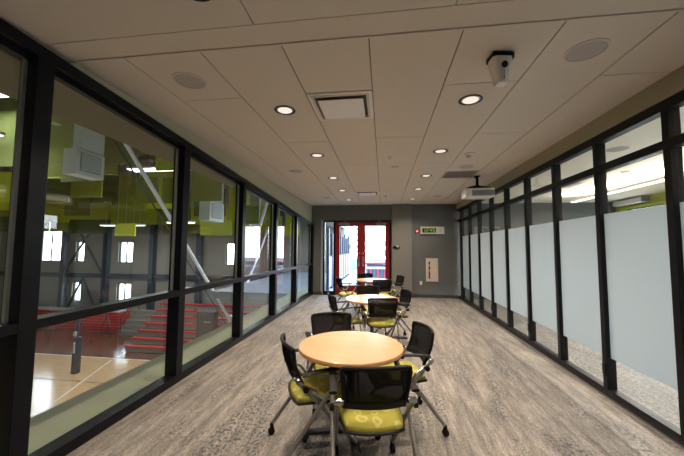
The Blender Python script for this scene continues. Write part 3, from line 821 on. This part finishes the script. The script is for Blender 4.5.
# ------------------------------------------------------------------ the gym seen through the left glazing
ZG = -3.65
struct(box('floor_gym_court', (-30, -3.12, -8, 13.05, ZG - .1, ZG), 'court'))
struct(box('floor_gym_border', (-30, -3.12, 13.05, 19.5, ZG - .1, ZG - .001), 'court2'))
struct(box('ledge', (-3.12, -2.431, -8, 19.5, -.16, -.01), 'slab')); bpy.data.objects['ledge'].name = 'trim_5'
struct(box('wall_below_glazing', (-2.60, -2.431, -8, 19.5, ZG, -.16), 'gwall'))
struct(box('trim_6', (-3.12, -2.431, -8, 19.5, 2.77, 3.2), 'soffit'))
def gw(bm):
    Y = 19.0
    wins = [(-24.6, -22.8, .45, 4.2), (-21.6, -20.9, .45, 1.85), (-21.7, -21.0, -2.3, -1.0), (-18.2, -17.1, .42, 1.86), (-18.2, -17.1, -2.25, -1.0), (-10.3, -9.4, .35, 1.8)]
    # build the wall as columns between window x-edges
    xs = sorted(set([-30, -2.4] + [w[0] for w in wins] + [w[1] for w in wins]))
    for a, b in zip(xs[:-1], xs[1:]):
        op = sorted([(w[2], w[3]) for w in wins if w[0] <= a + 1e-6 and w[1] >= b - 1e-6])
        z = ZG
        for o0, o1 in op:
            if o0 > z: bx(bm, a, b, Y, Y + .3, z, o0)
            z = o1
        bx(bm, a, b, Y, Y + .3, z, 9)
    gw.wins = wins
struct(obj('wall_gym_far', gw, 'gwall'))
struct(box('wall_gym_left', (-30.3, -30, -8, 19.3, ZG, 9), 'gwall'))
struct(box('wall_gym_back', (-30, -2.4, -8.3, -8, ZG, 9), 'gwall'))
struct(box('wall_gym_upper_right', (-3.12, -2.45, -8, 19.3, 3.2, 9), 'gwall'))
struct(box('ceiling_gym', (-30, -2.4, -8, 19.3, 8.0, 8.2), 'roofdeck'))
for i, (a, b, z0, z1) in enumerate([(-24.6, -22.8, .45, 4.2), (-21.6, -20.9, .45, 1.85), (-21.7, -21.0, -2.3, -1.0), (-18.2, -17.1, .42, 1.86), (-18.2, -17.1, -2.25, -1.0), (-10.3, -9.4, .35, 1.8)]):
    mid = (a + b) / 2
    def wfr(bm):
        for d in ((a, b, z0, z0 + .05), (a, b, z1 - .05, z1), (a, a + .05, z0, z1), (b - .05, b, z0, z1), (mid - .05, mid, z0, z1) if b - a > 1 else (a, a + .04, z0, z1)):
            bx(bm, d[0], d[1], 19.10, 19.18, d[2], d[3])
        if z1 - z0 > 3: bx(bm, a, b, 19.10, 19.18, 2.6, 2.66)
    w = obj('window_%d' % (4 + i), wfr, 'frame_r'); struct(w)
    box('pane', (a + .05, b - .05, 19.135, 19.141, z0 + .05, z1 - .05), 'glass_thin', w)
# steelwork on the end wall
sb = struct(box('trim_7', (-30, -2.5, 18.75, 18.98, -.62, -.32), 'gsteel'))
for i, x in enumerate((-25.6, -22.2, -18.9, -15.4, -12.0, -6.5)):
    struct(box('trim_%d' % (8 + i), (x - .16, x + .16, 18.62, 18.98, ZG, 7.9), 'gsteel'))
def braces(bm):
    for a, b in (((-22.1, 18.68, 4.2), (-19.0, 18.68, -.4)), ((-19.0, 18.66, 4.2), (-22.1, 18.66, -.4)), ((-22.1, 18.68, -3.6), (-20.5, 18.68, -.6)), ((-19.0, 18.66, -3.6), (-20.5, 18.66, -.6))):
        tube(bm, [a, b], .07, 6)
struct(obj('trim_20', braces, 'gsteel'))
# court lines (paint on the floor)
struct(obj('trim_21', lambda bm: (bx(bm, -30, -3.2, 12.98, 13.05, ZG, ZG + .002)), 'line'))
struct(obj('trim_22', lambda bm: (bx(bm, -11.62, -11.56, 9.0, 12.97, ZG, ZG + .002, rot=Matrix.Rotation(math.radians(22), 3, 'Z'))), 'line'))
struct(obj('trim_23', lambda bm: (bx(bm, -30, -3.2, 10.62, 10.68, ZG, ZG + .0015)), 'line2'))

# bleachers
bl = empty('bleacher', (-9.2, 13.8, ZG), 0, 'open red bleacher with stepped seat rows right of the aisle in the gym below', 'bleacher')
for k in range(7):
    y0, z = .42 * k, .30 + .27 * k
    obj('seat_row', lambda bm: bx(bm, -3.45 - .02 * k, 3.4, y0, y0 + .26, z - .06, z + .02), 'gred', bl, bevel=.02)
    obj('riser', lambda bm: bx(bm, -3.40, 3.4, y0 + .05, y0 + .40, max(.0, z - .27), z - .07), 'gtread', bl)
bf_ = empty('folded_bleacher', (-19.15, 16.75, ZG), 0, 'closed red bleacher block with a slatted front left of the aisle in the gym below', 'bleacher')
for k in range(7):
    obj('slat', lambda bm: bx(bm, -3.35, 3.35, 0, .9, .06 + k * .165, .06 + k * .165 + .13), 'gred', bf_, bevel=.01)
obj('core', lambda bm: bx(bm, -3.3, 3.3, .05, .9, 0, 1.2), 'gtread', bf_)
for k, x in enumerate((-1.6, .4, 2.3)):
    obj('rail_frame', lambda bm: (tube(bm, [(x, -.05, .05), (x + .3, -.05, 1.15), (x + .6, -.05, .05)], .03, 6)), 'gsteel', bf_)
ai = empty('aisle_steps', (-14.2, 16.4, ZG), 0, 'grey stepped aisle between the closed and the open red bleachers', 'steps')
for k in range(5):
    obj('step', lambda bm: bx(bm, -1.3, 1.3, .28 * k, .28 * k + .3, 0, .24 * (k + 1)), 'gtread', ai)
for x in (-1.1, .9):
    obj('handrail', lambda bm: tube(bm, [(x, 0, .1), (x, 0, 1.0), (x, 1.3, 2.1), (x, 1.3, 1.2)], .025, 6), 'gsteel', ai)
# volleyball post
vp = empty('volleyball_post', (-12.5, 11.31, ZG), 0, 'navy padded volleyball post standing on the maple court', 'volleyball post')
obj('pad', lambda bm: lathe(bm, [(.12, .0), (.15, .02), (.15, 1.42), (.12, 1.45)], seg=16), 'navy', vp, smooth=True)
obj('pole', lambda bm: tube(bm, [(0, 0, 1.4), (0, 0, 2.15)], .05, 10), 'navy', vp, smooth=True)
for k in range(5): obj('letter_mark', lambda bm: bx(bm, .01, .07, -.158, -.148, .85 + .09 * k, .85 + .09 * k + .06), 'line', vp)
obj('winch', lambda bm: bx(bm, -.08, .02, -.13, -.04, 1.5, 1.68), 'steel', vp, bevel=.01)
# dark case
dc = empty('equipment_cabinet', (-7.75, 12.9, ZG), math.radians(8), 'tall dark grey cabinet standing in front of the open red bleacher', 'cabinet')
obj('body', lambda bm: bx(bm, -.38, .38, -.25, .25, 0, 2.35), 'case', dc, bevel=.02)
obj('door', lambda bm: bx(bm, -.34, .34, -.27, -.25, .05, 2.3), 'case', dc, bevel=.008)
obj('white_label', lambda bm: bx(bm, -.05, .25, -.28, -.27, 1.15, 1.35), 'line', dc)
obj('handle', lambda bm: bx(bm, -.05, .25, -.29, -.27, 1.9, 1.94), 'steel', dc)

# V-shaped white steel brace
vb = empty('steel_brace_column', (-6.0, 11.75, ZG), 0, 'white tubular V-shaped steel brace behind the third and fourth glass bays of the gym side', 'steel brace')
obj('trunk', lambda bm: tube(bm, [(0, 0, 0), (0, 0, 2.35)], .11, 14), 'whitesteel', vb, smooth=True)
obj('arm', lambda bm: tube(bm, [(0, -.05, 2.2), (0, -5.75, 7.9)], .055, 12), 'whitesteel', vb, smooth=True)
obj('arm', lambda bm: tube(bm, [(0, .05, 2.2), (0, 5.2, 7.9)], .055, 12), 'whitesteel', vb, smooth=True)
obj('tie_rod', lambda bm: tube(bm, [(0, -.45, 2.2), (0, -6.1, 7.9)], .018, 8), 'gsteel', vb, smooth=True)
obj('tie_rod', lambda bm: tube(bm, [(0, .45, 2.3), (0, 4.4, 7.9)], .018, 8), 'gsteel', vb, smooth=True)
obj('node_plate', lambda bm: lathe(bm, [(.14, 2.1), (.14, 2.45)], seg=16), 'whitesteel', vb, smooth=True)
vc = empty('steel_brace_fan', (-5.9, 13.7, 2.5), 0, 'cluster of white steel tubes fanning upward high in the fourth glass bay', 'steel brace')
for k, (dx, dz) in enumerate(((-1.0, 3.4), (-.4, 3.6), (.3, 3.5), (1.0, 3.0))):
    obj('tube', lambda bm: tube(bm, [(-.3 + .15 * k, 0, 0), (dx, 0, dz)], .07, 10), 'whitesteel', vc, smooth=True)
obj('collar', lambda bm: bx(bm, -.5, .5, -.1, .1, 2.2, 2.4), 'whitesteel', vc, bevel=.02)

# ducts
def duct(loc, L, h, label):
    t = empty('air_duct', loc, 0, label, 'air duct', 'white drop ducts in the gym')
    obj('shaft', lambda bm: bx(bm, -.24, 0, .12, L, .62, h), 'duct', t, bevel=.006)
    obj('plenum', lambda bm: bx(bm, -.32, .03, -.02, L, 0, .60), 'duct', t, bevel=.008)
    obj('grille', lambda bm: ([bx(bm, .031, .045, .10, L - .12, .12 + k * .030, .136 + k * .030) for k in range(14)]), 'duct', t)
    obj('grille_recess', lambda bm: bx(bm, .030, .036, .08, L - .10, .10, .54), 'grille', t)
    obj('seam', lambda bm: bx(bm, .0, .006, .12, L, 1.75, 1.78), 'grille', t)
duct((-7.0, 6.03, 3.18), .70, 4.819, 'white air duct with a square grille, nearer one hanging among the green panels')
duct((-5.2, 8.55, 2.32), .80, 5.679, 'white air duct with a square grille, farther one seen in the third glass bay')

# gym lights
def strip(x, y, z, L, label, W_=.30):
    t = empty('strip_light', (x, y, z), 0, label, 'ceiling light', 'strip lights of the gym')
    obj('housing', lambda bm: bx(bm, -L / 2, L / 2, -W_ / 2, W_ / 2, .02, .10), 'duct', t, bevel=.01)
    obj('diffuser', lambda bm: bx(bm, -L / 2 + .03, L / 2 - .03, -W_ / 2 + .02, W_ / 2 - .02, 0, .02), 'led', t)
    for s in (-1, 1): obj('hanger', lambda bm: tube(bm, [(s * L * .4, 0, .1), (s * L * .4, 0, 8.004 - z)], .008, 6), 'steel', t)
    arealight('lamp', (0, 0, -.02), (0, 0, 0), L * .9, W_ * .8, 140, (.95, .98, 1.0), parent=t)
strip(-8.1, 10.0, 4.32, 2.3, 'bright white strip light between two green panels beyond the second glass bay', .45)
strip(-11.6, 7.0, 4.62, 1.9, 'white strip light seen at the left edge beyond the nearest pane')
strip(-11.9, 7.4, 6.0, 1.8, 'white strip light at the top left edge beyond the nearest pane')
strip(-14.2, 15.0, 2.66, 2.6, 'thin white strip light low under the far green panels in the second glass bay')
strip(-9.3, 13.0, 2.62, 1.3, 'short white strip light at the foot of the diagonal brace')
strip(-20, 6.0, 5.5, 2.4, 'unseen strip light added over the far side of the court')  # out-of-view lamp added to raise the gym brightness
strip(-15, 1.0, 5.5, 2.4, 'unseen strip light added over the near side of the court')  # likewise added out of view, as fill for the gym
ex = empty('exit_sign', (-24.2, 18.6, -1.75), 0, 'tiny glowing green exit light on the gym end wall', 'exit sign')
obj('housing', lambda bm: bx(bm, -.22, .22, 0, .05, -.12, .12), 'dark', ex)
obj('lens', lambda bm: bx(bm, -.10, .10, -.01, 0, -.08, .08), 'exit_green', ex)

# green felt panels hanging from the gym roof
def baffle(x0, x1, y, z0, z1, g, label):
    t = empty('acoustic_panel', ((x0 + x1) / 2, y, z0), 0, label, 'acoustic panel', 'green acoustic panels hanging in the gym')
    w = (x1 - x0) / 2
    obj('felt_board', lambda bm: bx(bm, -w, w, -.03, .03, 0, z1 - z0), GREENS[g], t, bevel=.006)
    obj('wire', lambda bm: (tube(bm, [(-w * .8, 0, z1 - z0), (-w * .8, 0, 8.004 - z0)], .006, 5), tube(bm, [(w * .8, 0, z1 - z0), (w * .8, 0, 8.004 - z0)], .006, 5), tube(bm, [(0, 0, z1 - z0), (0, 0, 8.004 - z0)], .006, 5)), 'steel', t)
shade = ['lime', 'olive', 'dark moss green', 'leaf green']
special = [(-9.9, -7.45, 7.6, 3.55, 5.9, 3, 'broad leaf green panel left of the nearer white duct'),
 (-8.75, -8.55, 7.45, 3.9, 5.8, 0, 'narrow lime green panel edge beside the nearer white duct'),
 (-7.9, -6.72, 7.5, 3.82, 5.4, 1, 'large olive green panel right of the nearer white duct'),
 (-5.75, -5.05, 7.0, 3.46, 4.6, 0, 'lime green panel just above the bright strip light'),
 (-8.05, -7.28, 9.0, 2.95, 3.8, 3, 'leaf green panel left of the top of the diagonal brace'),
 (-7.2, -6.35, 9.1, 2.95, 3.8, 3, 'leaf green panel crossed by the diagonal brace'),
 (-4.75, -3.95, 7.0, 2.66, 3.7, 3, 'leaf green panel high in the third glass bay, nearer one'),
 (-6.45, -5.3, 9.7, 2.58, 3.5, 2, 'dark moss green panel under the leaf green one in the third glass bay'),
 (-8.3, -6.8, 13.0, 2.05, 2.75, 3, 'leaf green panel lowest in the third glass bay'),
 (-6.0, -5.1, 12.0, 2.5, 4.5, 2, 'dark moss green panel right of the farther white duct'),
 (-4.9, -4.6, 10.0, 3.0, 3.6, 0, 'small lime green panel right of the farther white duct'),
 (-5.7, -5.2, 14.5, 2.4, 4.2, 3, 'leaf green panel in the fourth glass bay'),
 (-4.8, -4.1, 14.6, 2.1, 3.6, 0, 'lime green panel in the fifth glass bay'),
 (-11.9, -10.9, 12.2, 1.98, 2.55, 0, 'lime green panel hanging lowest in the second glass bay')]
for s in special: baffle(*s)
rnd = random.Random(11)
ORD = 'none first second third fourth fifth sixth seventh eighth ninth tenth eleventh twelfth thirteenth fourteenth fifteenth sixteenth'.split()
cnt = 0
ROWS = ((8.2, 3.5, 1.8, 'nearest'), (10.6, 3.3, 1.6, 'second'), (12.8, 3.0, 1.5, 'third'), (15.4, 2.75, 1.4, 'fourth'), (17.6, 2.35, 1.3, 'farthest'))
for y, zlo, hh0, rown in ROWS:
    x = -1.42 * y - 1.5
    pos = 0
    while x < -5.2:
        w = rnd.choice((1.2, 1.6, 2.2)) * (1.0 + .02 * y)
        z0 = zlo + rnd.choice((0, .15, .3, .6))
        g = rnd.choice((0, 1, 1, 2, 3, 3))
        hh = hh0 * rnd.choice((.8, 1.2, 1.5))
        clash = any(abs(s[2] - y) < .5 and s[0] < x + w and s[1] > x and s[3] < z0 + hh for s in special)
        if not (-7.0 < x + w and x < -4.8 and 8 < y < 9.6) and not clash and not (-9.4 < x + w and x < -6.8 and y == 10.6) and x + w < -4.2 and not (y == 8.2 and x + w > -7.9):
            pos += 1
            baffle(x, x + w - .05, y + rnd.uniform(-.12, .12), z0, min(z0 + hh, 7.5), g,
                   '%s hanging panel, %s from the left in the %s row of gym panels' % (shade[g], ORD[pos], rown))
        x += w
for (x0, x1, z0, z1, g) in ((-14.5, -11.2, 5.1, 7.4, 2), (-11.1, -8.2, 5.9, 7.6, 3), (-8.1, -5.6, 5.6, 7.6, 2)):
    baffle(x0, x1, 9.6, z0, z1, g, '%s broad panel high up behind the nearer white duct, %s' % (shade[g], {-14.5: 'left one', -11.1: 'middle one', -8.1: 'right one'}[x0]))

# ------------------------------------------------------------------ world and daylight
w = bpy.data.worlds.new('sky'); scn.world = w; w.use_nodes = True
nt = w.node_tree; nt.nodes.clear()
bg = nt.nodes.new('ShaderNodeBackground'); wo = nt.nodes.new('ShaderNodeOutputWorld')
tc = nt.nodes.new('ShaderNodeTexCoord'); sx = nt.nodes.new('ShaderNodeSeparateXYZ'); rp = nt.nodes.new('ShaderNodeValToRGB')
rp.color_ramp.elements[0].position = .42; rp.color_ramp.elements[0].color = (.30, .38, .40, 1)
rp.color_ramp.elements[1].position = .75; rp.color_ramp.elements[1].color = (.62, .78, 1.0, 1)
e = rp.color_ramp.elements.new(.52); e.color = (.93, .97, 1.0, 1)
mr = nt.nodes.new('ShaderNodeMapRange'); mr.inputs['From Min'].default_value = -1; mr.inputs['From Max'].default_value = 1
nt.links.new(tc.outputs['Generated'], sx.inputs[0]); nt.links.new(sx.outputs['Z'], mr.inputs['Value'])
nt.links.new(mr.outputs[0], rp.inputs[0]); nt.links.new(rp.outputs[0], bg.inputs['Color'])
bg.inputs['Strength'].default_value = 13.0
nt.links.new(bg.outputs[0], wo.inputs['Surface'])

def portal(name, loc, rot, sx_, sy_):
    o = arealight(name, loc, rot, sx_, sy_, 1); o.data.cycles.is_portal = True
    return o
portal('portal_doors', (-.86, YF + .30, 1.2), (-PI / 2, 0, 0), 2.1, 2.35)
portal('portal_gym', (-23.7, 19.4, 2.3), (-PI / 2, 0, 0), 1.8, 3.7)
portal('portal_conference_b', (7.05, 3.4, 1.55), (0, PI / 2, 0), 1.9, 5.6)
portal('portal_conference', (7.05, 8.95, 1.55), (0, PI / 2, 0), 1.9, 1.2)
arealight('pendant_lamp', (4.85, 4.9, 2.715), (0, 0, 0), .08, 7.2, 320, (1.0, .93, .84))
arealight('pendant_uplamp', (4.85, 4.9, 2.81), (PI, 0, 0), .08, 7.2, 850, (1.0, .88, .74))

# ------------------------------------------------------------------ camera
F_, PT, YW, RL = 306.06, .065813, .134811, .0068677
cam = bpy.data.cameras.new('camera'); co = bpy.data.objects.new('camera', cam); COL.objects.link(co)
cam.sensor_fit = 'HORIZONTAL'; cam.sensor_width = 36; cam.lens = 36 * F_ / 684; cam.clip_start = .05; cam.clip_end = 200
Fv = Vector((-math.sin(YW) * math.cos(PT), math.cos(YW) * math.cos(PT), math.sin(PT)))
Rv = Vector((math.cos(YW), math.sin(YW), 0)); Uv = Rv.cross(Fv)
R2 = Rv * math.cos(RL) + Uv * math.sin(RL); U2 = Uv * math.cos(RL) - Rv * math.sin(RL)
mw = Matrix((R2, U2, -Fv)).transposed().to_4x4(); mw.translation = (0, 0, 1.519)
co.matrix_world = mw
scn.camera = co

scn.view_settings.view_transform = 'Standard'; scn.view_settings.look = 'None'
scn.view_settings.gamma = 1; scn.view_settings.exposure = -0.22; scn.view_settings.use_curve_mapping = False
